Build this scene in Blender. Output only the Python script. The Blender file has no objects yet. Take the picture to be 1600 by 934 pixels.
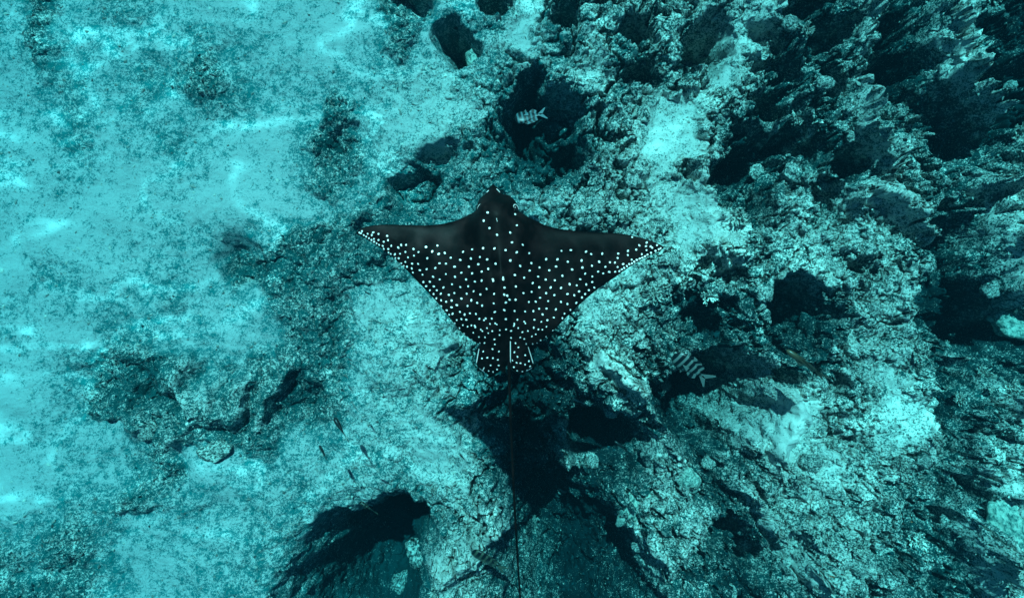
import bpy, bmesh, math, random
import numpy as np
from mathutils import Vector, Matrix, Euler

# ------------------------------------------------------------------ camera, sky, sun, exposure
scene = bpy.context.scene
COL = scene.collection
F_PX = 960.0            # focal length in photograph pixels (1600 wide)
CAM_Z = 7.0             # camera height over the mean reef floor
RAY_Z = 3.0             # height of the ray over the mean reef floor

cam_d = bpy.data.cameras.new('camera'); cam = bpy.data.objects.new('camera', cam_d); COL.objects.link(cam)
cam.location = (0, 0, CAM_Z); cam.rotation_euler = (0, 0, 0)
cam_d.sensor_width = 36.0; cam_d.lens = 36.0 * F_PX / 1600.0; cam_d.clip_start = 0.05; cam_d.clip_end = 500
scene.camera = cam

SUN_TILT = math.radians(29)          # from the zenith
SUN_AZ = math.radians(6)           # sun stands up-picture, a little to the right for negative values
world = bpy.data.worlds.new('World'); scene.world = world; world.use_nodes = True
wn = world.node_tree.nodes; wl = world.node_tree.links
sky = wn.new('ShaderNodeTexSky'); sky.sky_type = 'NISHITA'; sky.sun_disc = False
sky.sun_elevation = math.pi / 2 - SUN_TILT; sky.sun_rotation = -SUN_AZ
wl.new(sky.outputs[0], wn['Background'].inputs[0]); wn['Background'].inputs[1].default_value = 0.05

sd = bpy.data.lights.new('sun', 'SUN'); sun = bpy.data.objects.new('sun', sd); COL.objects.link(sun)
sd.energy = 5.0; sd.angle = math.radians(0.6); sd.color = (1.0, 0.96, 0.9)
sun.rotation_euler = (-SUN_TILT, 0, SUN_AZ); sun.location = (0, 0, 30)

scene.render.engine = 'CYCLES'
scene.view_settings.view_transform = 'Standard'; scene.view_settings.look = 'None'
scene.view_settings.exposure = 1.15; scene.view_settings.gamma = 1.0
scene.cycles.use_denoising = True
scene.cycles.max_bounces = 4; scene.cycles.diffuse_bounces = 1; scene.cycles.glossy_bounces = 2
scene.cycles.volume_bounces = 0; scene.cycles.transparent_max_bounces = 8
scene.cycles.caustics_reflective = False; scene.cycles.caustics_refractive = False

# ------------------------------------------------------------------ helpers
def at(u, v, z=0.0):
    """photograph pixel -> point at height z"""
    d = CAM_Z - z
    return Vector(((u - 800) / F_PX * d, (467 - v) / F_PX * d, z))

def tag(o, label=None, cat=None, group=None, kind=None):
    if label: o['label'] = label
    if cat: o['category'] = cat
    if group: o['group'] = group
    if kind: o['kind'] = kind
    return o

def mesh_obj(name, verts, faces, mat=None, parent=None, smooth=True, attrs=None):
    me = bpy.data.meshes.new(name)
    verts = np.asarray(verts, dtype=np.float32); faces = np.asarray(faces, dtype=np.int32)
    n = faces.shape[1]
    me.vertices.add(len(verts)); me.vertices.foreach_set('co', verts.ravel())
    me.loops.add(faces.size); me.loops.foreach_set('vertex_index', faces.ravel())
    me.polygons.add(len(faces)); me.polygons.foreach_set('loop_start', np.arange(0, faces.size, n, dtype=np.int32))
    me.polygons.foreach_set('use_smooth', np.full(len(faces), smooth))
    me.update(calc_edges=True)
    for k, a in (attrs or {}).items():
        at_ = me.attributes.new(k, 'FLOAT', 'POINT'); at_.data.foreach_set('value', np.asarray(a, dtype=np.float32))
    o = bpy.data.objects.new(name, me); COL.objects.link(o)
    if mat: me.materials.append(mat)
    if parent: o.parent = parent
    return o

def sstep(a, b, x):
    t = np.clip((x - a) / (b - a), 0, 1); return t * t * (3 - 2 * t)

def _hash(ix, iy, seed):
    h = (ix.astype(np.int64) * 374761393 + iy.astype(np.int64) * 668265263 + seed * 974634777) & 0x7fffffff
    h = ((h ^ (h >> 13)) * 1274126177) & 0x7fffffff
    h = (h ^ (h >> 16)) & 0x7fffffff
    return h

def perlin(x, y, seed=0):
    xi = np.floor(x); yi = np.floor(y); fx = x - xi; fy = y - yi
    def g(dx, dy):
        a = _hash(xi + dx, yi + dy, seed) * (2 * math.pi / 0x7fffffff)
        return np.cos(a) * (fx - dx) + np.sin(a) * (fy - dy)
    sx = fx * fx * fx * (fx * (fx * 6 - 15) + 10); sy = fy * fy * fy * (fy * (fy * 6 - 15) + 10)
    a = g(0, 0); b = g(1, 0); c = g(0, 1); d = g(1, 1)
    return 1.5 * ((a + (b - a) * sx) * (1 - sy) + (c + (d - c) * sx) * sy)

def fbm(x, y, seed=0, octv=4, gain=0.5):
    s = 0; a = 1.0; t = 0
    for i in range(octv):
        s = s + a * perlin(x * 2 ** i + 17.3 * i, y * 2 ** i - 9.1 * i, seed + i); t += a; a *= gain
    return s / t

def worley(x, y, seed=0):
    """distance to the nearest feature point (cell size 1)"""
    xi = np.floor(x); yi = np.floor(y); best = np.full(x.shape, 9.0)
    for dx in (-1, 0, 1):
        for dy in (-1, 0, 1):
            cx = xi + dx; cy = yi + dy; h = _hash(cx, cy, seed)
            px = cx + (h & 1023) / 1023.0; py = cy + ((h >> 10) & 1023) / 1023.0
            best = np.minimum(best, (px - x) ** 2 + (py - y) ** 2)
    return np.sqrt(best)

class Nodes:
    """small helper for building node materials"""
    def __init__(self, name):
        self.m = bpy.data.materials.new(name); self.m.use_nodes = True
        self.t = self.m.node_tree; self.n = self.t.nodes; self.l = self.t.links
        self.b = self.n['Principled BSDF']; self.out = self.n['Material Output']
        self.co = self.n.new('ShaderNodeTexCoord')
    def noise(self, scale, detail=6, rough=0.6, coord='Object', dist=0.0):
        n = self.n.new('ShaderNodeTexNoise'); n.inputs['Scale'].default_value = scale
        n.inputs['Detail'].default_value = detail; n.inputs['Roughness'].default_value = rough
        n.inputs['Distortion'].default_value = dist
        self.l.new(self.co.outputs[coord], n.inputs['Vector']); return n.outputs['Fac']
    def math(self, op, a, b=None, clamp=False):
        n = self.n.new('ShaderNodeMath'); n.operation = op; n.use_clamp = clamp
        for i, v in enumerate((a, b)):
            if v is None: continue
            if isinstance(v, (int, float)): n.inputs[i].default_value = v
            else: self.l.new(v, n.inputs[i])
        return n.outputs[0]
    def ramp(self, fac, stops):
        n = self.n.new('ShaderNodeValToRGB'); e = n.color_ramp.elements
        while len(e) < len(stops): e.new(0.5)
        for i, (p, c) in enumerate(stops):
            e[i].position = p; e[i].color = (*c, 1) if len(c) == 3 else c
        self.l.new(fac, n.inputs[0]); return n.outputs[0]
    def mix(self, fac, a, b):
        n = self.n.new('ShaderNodeMix'); n.data_type = 'RGBA'
        for s, v in ((n.inputs[0], fac), (n.inputs[6], a), (n.inputs[7], b)):
            if isinstance(v, (int, float)): s.default_value = v
            elif isinstance(v, tuple): s.default_value = (*v, 1)
            else: self.l.new(v, s)
        return n.outputs[2]
    def attr(self, name):
        n = self.n.new('ShaderNodeAttribute'); n.attribute_name = name; return n.outputs['Fac']
    def bump(self, h, strength=0.5, dist=0.01):
        n = self.n.new('ShaderNodeBump'); n.inputs['Strength'].default_value = strength
        n.inputs['Distance'].default_value = dist; self.l.new(h, n.inputs['Height'])
        self.l.new(n.outputs[0], self.b.inputs['Normal'])
    def set(self, **kw):
        for k, v in kw.items():
            k = k.replace('_', ' ')
            s = self.b.inputs[k]
            if isinstance(v, (int, float)): s.default_value = v
            elif isinstance(v, tuple): s.default_value = (*v, 1)
            else: self.l.new(v, s)
        return self.m

# ------------------------------------------------------------------ materials
def mat_seabed():
    k = Nodes('seabed')
    turf = k.attr('turf'); rock = k.attr('rock')
    fine = k.noise(42, 8, 0.75, dist=0.5)          # algal turf tufts
    mid = k.noise(9, 6, 0.65)
    grain = k.noise(95, 5, 0.75)
    def off(x, m): return k.math('MULTIPLY', k.math('SUBTRACT', x, 0.5), m)
    amp = k.math('ADD', k.math('MULTIPLY', rock, 1.9), 2.3)
    f = k.math('ADD', k.math('ADD', k.math('MULTIPLY', off(fine, 1.0), amp), off(mid, 1.5)),
               k.math('ADD', k.math('MULTIPLY', off(grain, 0.55), amp), k.math('ADD', off(turf, 0.95), 0.47)))
    cover = k.ramp(f, [(0.36, (0, 0, 0)), (0.62, (1, 1, 1))])
    sand = k.mix(grain, (0.34, 0.37, 0.36), (0.54, 0.53, 0.50))          # bare coral sand
    crust = k.mix(k.noise(5, 4, 0.6), (0.84, 0.70, 0.60), (0.68, 0.62, 0.55))   # pinkish coralline crust on the reef
    light = k.mix(rock, sand, crust)
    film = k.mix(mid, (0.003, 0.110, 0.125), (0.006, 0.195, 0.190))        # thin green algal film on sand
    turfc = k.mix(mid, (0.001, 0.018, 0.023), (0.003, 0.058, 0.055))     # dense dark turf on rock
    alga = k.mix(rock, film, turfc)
    # shade of the hollows painted near-black where turf values peak
    hollow_shade = k.ramp(k.math('ADD', turf, k.math('ADD', off(mid, 0.5), off(fine, 0.3))), [(0.84, (0, 0, 0)), (1.0, (1, 1, 1))])
    hollow_shade = k.math('MULTIPLY', hollow_shade, k.math('MULTIPLY', rock, 0.95))
    alga = k.mix(hollow_shade, alga, (0.0012, 0.014, 0.017))
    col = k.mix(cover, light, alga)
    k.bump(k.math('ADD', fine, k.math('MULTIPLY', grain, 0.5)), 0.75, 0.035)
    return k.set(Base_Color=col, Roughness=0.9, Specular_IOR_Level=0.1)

M_SEABED = mat_seabed()

# ------------------------------------------------------------------ the reef floor
# how pale the floor is, read off the photograph in 50 px cells (9 = bare sand, 0 = deep holes)
PALE = [
 [6,4,6,5,5,6,7,7,7,7,7,6,4,5,5,4,7,4,5,6,5,6,6,7,5,3,5,2,2,6,4,2],
 [6,4,6,6,6,6,5,6,6,7,8,6,4,6,4,6,8,4,6,4,6,3,7,7,4,3,5,4,2,6,4,3],
 [7,5,5,6,5,5,4,5,6,6,6,6,6,7,6,5,2,6,7,4,4,5,8,6,3,5,5,2,2,6,2,1],
 [6,6,5,6,5,6,5,5,6,6,4,6,7,7,7,5,1,4,5,5,7,8,5,4,3,3,5,5,2,3,5,1],
 [7,7,5,7,6,5,6,7,8,5,3,5,7,7,5,3,2,2,4,6,8,8,4,2,3,3,4,5,4,2,3,4],
 [6,7,6,7,8,6,6,8,7,5,4,5,5,3,4,4,2,3,5,6,7,5,2,3,4,5,2,5,5,4,4,5],
 [7,7,7,8,6,7,8,8,7,7,5,5,3,4,5,4,6,6,6,6,7,8,6,3,6,5,6,6,4,4,4,4],
 [7,8,8,7,7,6,6,5,5,4,3,3,4,5,5,5,5,5,5,6,6,8,7,5,6,6,6,6,4,1,5,5],
 [8,5,6,7,6,6,7,3,3,3,4,3,4,6,5,5,5,5,6,7,6,6,5,5,6,6,5,6,5,1,4,6],
 [6,7,6,6,6,5,6,6,5,4,4,7,7,6,6,5,5,5,7,6,4,3,3,5,3,3,6,6,5,2,1,4],
 [6,7,8,5,5,6,6,7,6,4,3,6,6,7,6,4,3,4,6,6,4,3,2,4,2,3,6,6,5,3,1,2],
 [7,7,5,4,3,3,5,5,4,3,4,6,6,6,5,3,1,3,7,6,4,2,1,4,4,4,6,7,5,3,2,3],
 [9,7,5,3,3,3,4,4,3,3,4,6,6,6,4,2,1,2,3,5,2,1,2,6,8,6,5,7,7,2,4,5],
 [7,6,6,7,5,4,4,3,4,5,5,6,6,7,6,3,2,3,1,2,3,1,4,7,8,6,6,7,7,3,5,6],
 [8,7,6,6,5,4,7,6,5,6,6,6,5,7,7,3,2,3,2,1,6,5,2,5,6,7,6,6,5,3,6,6],
 [8,7,5,5,4,5,5,6,6,5,6,6,4,5,6,4,2,2,2,4,6,5,3,5,6,6,6,5,4,3,3,6],
 [5,5,4,5,6,6,6,6,5,5,3,2,2,4,5,5,2,1,1,3,5,6,4,4,5,6,6,5,3,4,5,7],
 [4,5,4,5,7,7,6,5,5,4,2,1,1,5,6,4,3,2,1,2,4,3,3,3,5,6,6,5,4,3,6,6],
 [4,4,4,5,6,6,6,5,5,3,2,0,1,5,6,4,4,3,1,2,3,4,3,2,4,5,5,5,4,3,5,7]]
PALE = np.array(PALE, dtype=np.float64) / 9.0

def pale_map(U, V):
    gx = np.clip(U / 50.0 - 0.5, 0, 30.999); gy = np.clip(V / 50.0 - 0.5, 0, 17.999)
    x0 = gx.astype(int); y0 = gy.astype(int); fx = gx - x0; fy = gy - y0
    fx = fx * fx * (3 - 2 * fx); fy = fy * fy * (3 - 2 * fy)
    a = PALE[y0, x0]; b = PALE[y0, x0 + 1]; c = PALE[y0 + 1, x0]; d = PALE[y0 + 1, x0 + 1]
    return (a + (b - a) * fx) * (1 - fy) + (c + (d - c) * fx) * fy

# holes and hollows in the reef: centre, radii (photo pixels), turn in degrees, depth in metres
PITS = [
 (716,72,24,30,0,1.2),(1105,76,30,40,15,1.3),(990,60,22,17,0,1.0),(1003,122,28,13,20,0.9),(888,40,17,17,0,0.8),
 (768,4,26,18,0,0.9),(632,8,38,18,10,0.45),(381,412,32,48,-20,0.75),(1241,480,26,44,-10,1.3),(1125,635,56,88,25,2.1),
 (948,695,66,44,10,2.1),(594,850,70,54,-20,3.4),(552,965,90,140,8,4.6),(635,812,38,28,0,1.3),(812,660,34,70,0,0.6),
 (872,905,74,145,0,3.4),(985,930,44,110,0,2.2),(1135,838,36,24,20,1.1),(1186,880,46,26,20,1.0),(1380,112,44,44,0,1.3),
 (1402,36,30,26,0,1.0),(1566,130,46,58,0,1.6),(1545,52,26,22,0,0.9),(1490,235,40,20,20,0.8),(1492,400,32,66,10,1.4),
 (1562,525,58,54,0,1.4),(1500,590,46,28,0,1.3),(1478,676,22,54,0,1.0),(1494,744,62,17,30,1.0),(1474,805,24,46,0,1.2),
 (1227,222,26,22,0,0.9),(1158,262,44,34,0,1.0),(1262,246,22,26,0,0.9),(1328,246,24,20,0,0.9),
 (1128,300,22,30,0,0.7),(1170,325,20,36,-15,0.7),(1282,322,20,40,-15,0.6),(890,245,24,22,0,1.0),(872,182,24,28,0,0.8),
 (822,188,26,56,0,0.9),(690,245,30,18,-20,0.5),(652,290,44,22,-20,0.5),(165,592,46,28,0,0.35),(232,602,20,34,0,0.3),
 (540,228,60,24,-50,0.25),(530,480,24,44,20,0.35),(478,640,42,40,0,0.45),(1075,600,28,22,0,0.6),(1195,70,30,20,0,0.5),
 (1300,60,40,18,-30,0.7),(1240,20,34,18,0,0.6),(1210,110,26,18,0,0.7),(1200,160,28,22,0,0.8),(1295,130,22,18,0,0.6),
 (1440,480,34,40,0,0.8),(1530,320,40,22,20,0.7),(730,560,40,60,0,0.35),(72,20,30,24,0,0.3),(62,82,16,34,0,0.3),
 (740,655,34,40,0,0.4),(1212,580,28,14,30,0.7),(1280,590,40,8,38,0.5),(1130,420,30,20,0,0.4),(1090,510,40,30,0,0.5),
 (255,110,34,20,0,0.12),(345,100,30,28,0,0.1),(1225,860,24,44,0,0.9),(1380,860,30,20,0,0.6)]
# crests that stand up out of it: points in photo pixels, half width, height
CRESTS = [
 ([(1060,560),(1120,545),(1180,570)],16,0.3),
 ([(1438,0),(1455,60),(1468,110),(1490,162),(1524,196)],13,0.45),([(1336,0),(1345,60),(1338,120),(1342,200),(1368,262)],9,0.35),
 ([(1575,205),(1590,250),(1600,300)],10,0.35),([(1405,190),(1440,205),(1480,232)],9,0.25),([(1320,300),(1390,318),(1420,360)],16,0.3),
 ([(1530,300),(1560,360),(1580,440)],20,0.4),([(1470,560),(1540,590),(1580,640)],10,0.35),([(1475,725),(1500,780),(1510,850),(1530,915)],12,0.5),
 ([(1560,760),(1600,810)],16,0.35),([(1236,150),(1262,190),(1260,235)],8,0.3),([(1205,170),(1214,215)],8,0.3),
 ([(930,560),(990,600),(1010,660),(1060,700)],10,0.3),([(870,680),(905,740),(920,800)],14,0.35),([(985,820),(1020,860),(1030,920)],12,0.35),
 ([(1130,720),(1170,780),(1220,830),(1260,900)],12,0.35),([(1180,560),(1230,640),(1200,720)],14,0.25),([(700,870),(760,830),(770,770)],20,0.3),
 ([(560,420),(540,380),(560,340)],10,0.12),([(590,430),(575,390)],9,0.12),([(625,415),(605,380)],9,0.12),([(300,590),(330,650)],12,0.22),
 ([(340,600),(362,650)],10,0.20),([(400,590),(375,650)],10,0.22),([(430,600),(415,660)],10,0.2),([(270,640),(300,690)],10,0.18),([(215,660),(240,640)],12,0.14),([(470,560),(440,610)],9,0.18),([(300,560),(280,610)],9,0.15),([(1090,300),(1110,360),(1130,400)],20,0.12)]

def axis(lo, hi, step, out, n):
    core = np.arange(lo, hi + step / 2, step)
    g = step * np.cumsum(1.0 * (1 + np.linspace(0, 1, n)) ** 7)
    g = g / g[-1] * out
    w = np.concatenate([lo - g[::-1], core, hi + g]); return w

def blur(A, r):
    """soften the big forms so that walls slope instead of dropping sheer"""
    for ax_ in (0, 1):
        for _ in range(2):
            P_ = np.pad(A, [(r, r) if i == ax_ else (0, 0) for i in (0, 1)], mode='edge')
            c = np.cumsum(P_, axis=ax_); n = A.shape[ax_]
            c = np.insert(c, 0, 0, axis=ax_)
            A = (np.take(c, np.arange(2 * r + 1, n + 2 * r + 1), ax_) - np.take(c, np.arange(n), ax_)) / (2 * r + 1)
    return A

def seabed_height(X, Y):
    """height, turf cover and rockiness at world x, y"""
    U = 800 + X / CAM_Z * F_PX; V = 467 - Y / CAM_Z * F_PX
    w1x = fbm(X * 2.2, Y * 2.2, 11, 4); w1y = fbm(X * 2.2, Y * 2.2, 23, 4)
    Uw = U + 34 * w1x; Vw = V + 34 * w1y
    b = pale_map(Uw, Vw)
    inside = sstep(-500, 0, U) * sstep(2100, 1600, U) * sstep(-500, 0, V) * sstep(1434, 934, V)
    b = b * inside + (1 - inside) * (0.55 + 0.3 * fbm(X * 0.6, Y * 0.6, 5, 3))
    reef = sstep(380, 1000, U + 0.25 * (V - 467) + 150 * fbm(X * .5, Y * .5, 3, 3))       # smooth left, broken reef right
    sandy = sstep(0.66, 0.86, b)
    hard = np.maximum(reef, 0.75 * sstep(0.62, 0.44, b))          # rock shows through the sand here
    rough = (0.20 + 0.80 * hard) * (1 - 0.75 * sandy)
    H = 0.30 * (b - 0.5) + 0.14 * fbm(X * .7, Y * .7, 41, 3)
    n2 = fbm(X * 7, Y * 7, 77, 4)
    # broken, undercut ground where the photograph is dark
    H -= (0.05 + 0.45 * reef) * sstep(0.42, 0.16, b + 0.16 * n2)
    P = np.zeros_like(X); W = 0.0 * X
    dk = sstep(0.42, 0.16, b + 0.16 * n2)
    W = np.maximum(W, 4 * dk * (1 - dk))
    n3 = fbm(X * 7, Y * 7, 99, 4)
    wu = 24 * w1x + 16 * n2; wv = 24 * w1y + 16 * n3
    for (cu, cv, ru, rv, rot, dep) in PITS:
        sel = (np.abs(U - cu) < 2.2 * max(ru, rv) + 30) & (np.abs(V - cv) < 2.2 * max(ru, rv) + 30)
        if not sel.any(): continue
        a = math.radians(rot); du = U[sel] + wu[sel] - cu; dv = V[sel] + wv[sel] - cv
        p = (du * math.cos(a) + dv * math.sin(a)) / ru; q = (-du * math.sin(a) + dv * math.cos(a)) / rv
        e = np.sqrt(p * p + q * q)
        soft = (cu < 560 and cv < 760) or (cv > 760 and cu < 1010)
        g = sstep(1.55, 0.1, e) if soft else sstep(1.30, 0.45, e)
        P[sel] = np.maximum(P[sel], (0.5 if soft else 0.72 if cu < 1440 else 0.42) * dep * g); W[sel] = np.maximum(W[sel], 4 * g * (1 - g))
    H -= P
    C = np.zeros_like(X)
    for pts, hw, hh in CRESTS:
        for (x0, y0), (x1, y1) in zip(pts[:-1], pts[1:]):
            m = 3 * hw + 25
            sel = (U > min(x0, x1) - m) & (U < max(x0, x1) + m) & (V > min(y0, y1) - m) & (V < max(y0, y1) + m)
            if not sel.any(): continue
            uu = U[sel] + wu[sel]; vv = V[sel] + wv[sel]; dx = x1 - x0; dy = y1 - y0
            t = np.clip(((uu - x0) * dx + (vv - y0) * dy) / (dx * dx + dy * dy), 0, 1)
            d = np.hypot(uu - x0 - t * dx, vv - y0 - t * dy)
            C[sel] = np.maximum(C[sel], hh * sstep(1.9 * hw, 0.35 * hw, d))
    H += C
    H = blur(H, 3)
    gy_, gx_ = np.gradient(H, Y[:, 0], X[0, :])
    far = sstep(1150, 1450, U)
    calm = 1 - 0.85 * sstep(1.2 - 0.7 * far, 2.6 - 1.1 * far, np.hypot(gx_, gy_))           # steep walls stay free of fluting
    # branching fissures that break up the reef
    wild = calm * sstep(0.35, 0.85, reef) * sstep(0.80, 0.55, b)
    fa = np.abs(perlin(X * 2.7 + 0.9 * w1x, Y * 2.2 + 0.9 * w1y, 131)); fb = np.abs(perlin(X * 5.5 + 0.7 * n2, Y * 5.0 + 0.7 * n3, 132))
    H -= wild * (0.34 * sstep(0.11, 0.01, fa) + 0.17 * sstep(0.13, 0.01, fb))
    H += wild * 0.16 * perlin(X * 3.6 + 0.8 * w1y, Y * 3.6, 133)
    # coral lumps at three sizes, plus rubble
    rough = rough * calm
    wx = X + 0.05 * w1x; wy = Y + 0.05 * w1y
    for s, a, sd_ in ((2.6, 0.17, 1), (6.0, 0.085, 2), (13.0, 0.042, 3)):
        f = worley(wx * s, wy * s, sd_)
        H += rough * a * (1 - np.clip(f, 0, 1.1) ** 2 * 1.2)
    H += rough * 0.022 * (1 - worley(X * 27 + 2 * n2, Y * 27, 4)) 
    H += (0.25 * calm + rough) * 0.030 * fbm(X * 16, Y * 16, 55, 4, 0.6)
    # combed, streaky turf below the ray's left wing
    st = sstep(420, 560, U) * sstep(860, 700, U) * sstep(120, 200, V) * (1 - sandy)
    H += st * 0.016 * perlin((X + Y * 0.7) * 34 + 1.5 * n2, (Y - X * 0.7) * 9, 61)
    turf = np.clip(0.5 + 1.25 * (0.65 - b) + 0.12 * n2, 0, 1.3)  # dark hollows count as turf too, so their shade reaches the colour
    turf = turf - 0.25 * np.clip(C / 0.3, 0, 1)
    return H, turf, np.maximum(reef * 0.9, hard * 0.85) * (1 - 0.35 * sandy)

GRID = {}
def sample(x, y):
    """height, turf and reef read back from the finished floor"""
    x = np.atleast_1d(x); y = np.atleast_1d(y); out = []
    i = np.clip(np.searchsorted(GRID['x'], x) - 1, 0, len(GRID['x']) - 2); j = np.clip(np.searchsorted(GRID['y'], y) - 1, 0, len(GRID['y']) - 2)
    fx = (x - GRID['x'][i]) / (GRID['x'][i + 1] - GRID['x'][i]); fy = (y - GRID['y'][j]) / (GRID['y'][j + 1] - GRID['y'][j])
    for k in 'HTR':
        A = GRID[k]; out.append((A[j, i] * (1 - fx) + A[j, i + 1] * fx) * (1 - fy) + (A[j + 1, i] * (1 - fx) + A[j + 1, i + 1] * fx) * fy)
    return out

def build_seabed():
    xs = axis(-6.6, 6.6, 0.0125, 24, 46); ys = axis(-4.1, 4.1, 0.0125, 24, 46)
    X, Y = np.meshgrid(xs, ys); ny, nx = X.shape
    H, turf, reef = seabed_height(X, Y)
    GRID.update(x=xs, y=ys, H=H, T=turf, R=reef)
    # ragged walls and small overhangs: push points sideways by noise that also varies with height
    fine = (np.abs(X) < 7.5) & (np.abs(Y) < 5)
    amp = 0.045 * (0.15 + 0.85 * reef) * fine * sstep(6.2, 4.5, X)
    DX = amp * (perlin(X * 8 + H * 7, Y * 8 - H * 4, 301) + 0.5 * perlin(X * 19 - H * 12, Y * 19 + H * 10, 302))
    DY = amp * (perlin(X * 8 - H * 6, Y * 8 + H * 6, 303) + 0.5 * perlin(X * 19 + H * 11, Y * 19 + H * 13, 304))
    v = np.stack([X + DX, Y + DY, H], -1).reshape(-1, 3)
    i = np.arange(nx * ny).reshape(ny, nx)
    f = np.stack([i[:-1, :-1], i[:-1, 1:], i[1:, 1:], i[1:, :-1]], -1).reshape(-1, 4)
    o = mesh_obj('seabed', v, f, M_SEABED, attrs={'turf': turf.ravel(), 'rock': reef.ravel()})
    tag(o, kind='structure')
    return o
seabed = build_seabed()

# ------------------------------------------------------------------ water: the unseen caustic sheet and the tinted body of water
def build_caustic_sheet():  # sheet added above the camera to throw caustic streaks on the floor
    n = 120; xs = np.linspace(-30, 30, n); X, Y = np.meshgrid(xs, xs)
    Z = 7.9 + 0.05 * fbm(X * .5, Y * .5, 201, 3)
    i = np.arange(n * n).reshape(n, n)
    f = np.stack([i[:-1, :-1], i[:-1, 1:], i[1:, 1:], i[1:, :-1]], -1).reshape(-1, 4)
    k = Nodes('water_caustic_sheet')
    # caustic light painted into the sheet's transparency as thin wandering lines
    mp = k.n.new('ShaderNodeMapping'); mp.inputs['Rotation'].default_value = (0, 0, 0.75); mp.inputs['Scale'].default_value = (0.55, 1.25, 1)
    k.l.new(k.co.outputs['Object'], mp.inputs[0])
    rip = k.n.new('ShaderNodeTexNoise'); rip.inputs['Scale'].default_value = 0.85; rip.inputs['Detail'].default_value = 4; rip.inputs['Roughness'].default_value = 0.5
    rip.inputs['Distortion'].default_value = 0.6; k.l.new(mp.outputs[0], rip.inputs['Vector'])
    dist = k.math('ABSOLUTE', k.math('SUBTRACT', rip.outputs['Fac'], 0.5))
    line = k.ramp(dist, [(0.0, (2.9, 2.9, 2.9)), (0.007, (1.7, 1.7, 1.7)), (0.022, (1.05, 1.05, 1.05)), (0.08, (0.90, 0.90, 0.90))])
    patch = k.ramp(k.noise(0.9, 3, 0.6), [(0.36, (0, 0, 0)), (0.60, (1, 1, 1))])
    line = k.mix(patch, (0.93, 0.93, 0.93), line)
    tr = k.n.new('ShaderNodeBsdfTransparent'); k.l.new(line, tr.inputs[0])
    gl = k.n.new('ShaderNodeBsdfGlossy'); gl.inputs['Roughness'].default_value = 0.05
    mx = k.n.new('ShaderNodeMixShader'); mx.inputs[0].default_value = 0.03
    k.l.new(tr.outputs[0], mx.inputs[1]); k.l.new(gl.outputs[0], mx.inputs[2]); k.l.new(mx.outputs[0], k.out.inputs['Surface'])
    o = mesh_obj('water_caustic_sheet', np.stack([X, Y, Z], -1).reshape(-1, 3), f, k.m)
    tag(o, kind='structure')
build_caustic_sheet()

def build_haze():
    k = Nodes('water_body'); k.n.remove(k.b)
    pv = k.n.new('ShaderNodeVolumePrincipled')
    pv.inputs['Density'].default_value = 0.152
    pv.inputs['Color'].default_value = (0.001, 0.009, 0.013, 1)
    pv.inputs['Absorption Color'].default_value = (0.0, 0.60, 0.705, 1)
    k.l.new(pv.outputs[0], k.out.inputs['Volume'])
    v = [(x, y, z) for x in (-31, 31) for y in (-31, 31) for z in (-4.0, 7.6)]
    f = [(0, 1, 3, 2), (4, 6, 7, 5), (0, 4, 5, 1), (2, 3, 7, 6), (0, 2, 6, 4), (1, 5, 7, 3)]
    o = mesh_obj('haze', v, f, k.m, smooth=False)
    tag(o, kind='stuff', label='clear turquoise sea water over the reef')
build_haze()

# ------------------------------------------------------------------ the spotted eagle ray
RAY_D = CAM_Z - RAY_Z
OUTLINE = [(557,363.4),(562,358.2),(574,353.9),(591,351.4),(608.5,350.9),(625.6,351.2),(643,351.9),(660,352.2),(677,351.4),(694,349.1),
 (711,344.9),(725,339.4),(737,333.4),(743,329.2),(744.8,322.5),(748.2,312.4),(753.5,306.6),(758,302.7),(762.5,295.9),(766,291),(769.7,288.4),
 (773.5,290.2),(777,293.4),(781,298.2),(784,303.2),(790,303.9),(797,306.6),(804.4,313.2),(808.3,320.7),(811,329.5),(816.4,333.5),(827,340),
 (839,345.4),(849,350.6),(858.5,353.9),(875.6,357.7),(893,359.9),(910,361.6),(927,362.5),(944,363.4),(961,364.2),(978.4,366.4),(995.5,369.9),
 (1012.7,374.8),(1026.4,379.6),(1034.9,383.9),(1036.7,387.3),(1031.5,392),(1012.7,400.2),(995.5,409.6),(978.4,420.5),(962.5,432),(946,443),
 (930,454.6),(910,471.7),(893,487.8),(880,500.6),(869,512.4),(858.5,523.1),(848,531.7),(839,537),(831,539.4),(824.5,538.6),(826.6,543.6),
 (830.7,556.3),(833.8,568.5),(830.7,575.5),(822,580.9),(813.5,583),(803,580.9),(798.8,575.5),(797,570),(791,570),(790,580.5),(786.3,583),
 (782,579),(778.8,582),(769,584.6),(756.3,581.6),(747.8,574.6),(743.6,567),(744.6,558.4),(747.8,544),(750.5,538.4),(743.5,534.9),(733,528.5),
 (722,519.9),(709,504.9),(696.4,488.8),(683.5,472.8),(672.8,461),(660,447.5),(643,429.8),(632.5,419),(620.5,407.9),(603.4,393.8),(586,381.8),(569,371.4),(559.5,367)]
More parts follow.
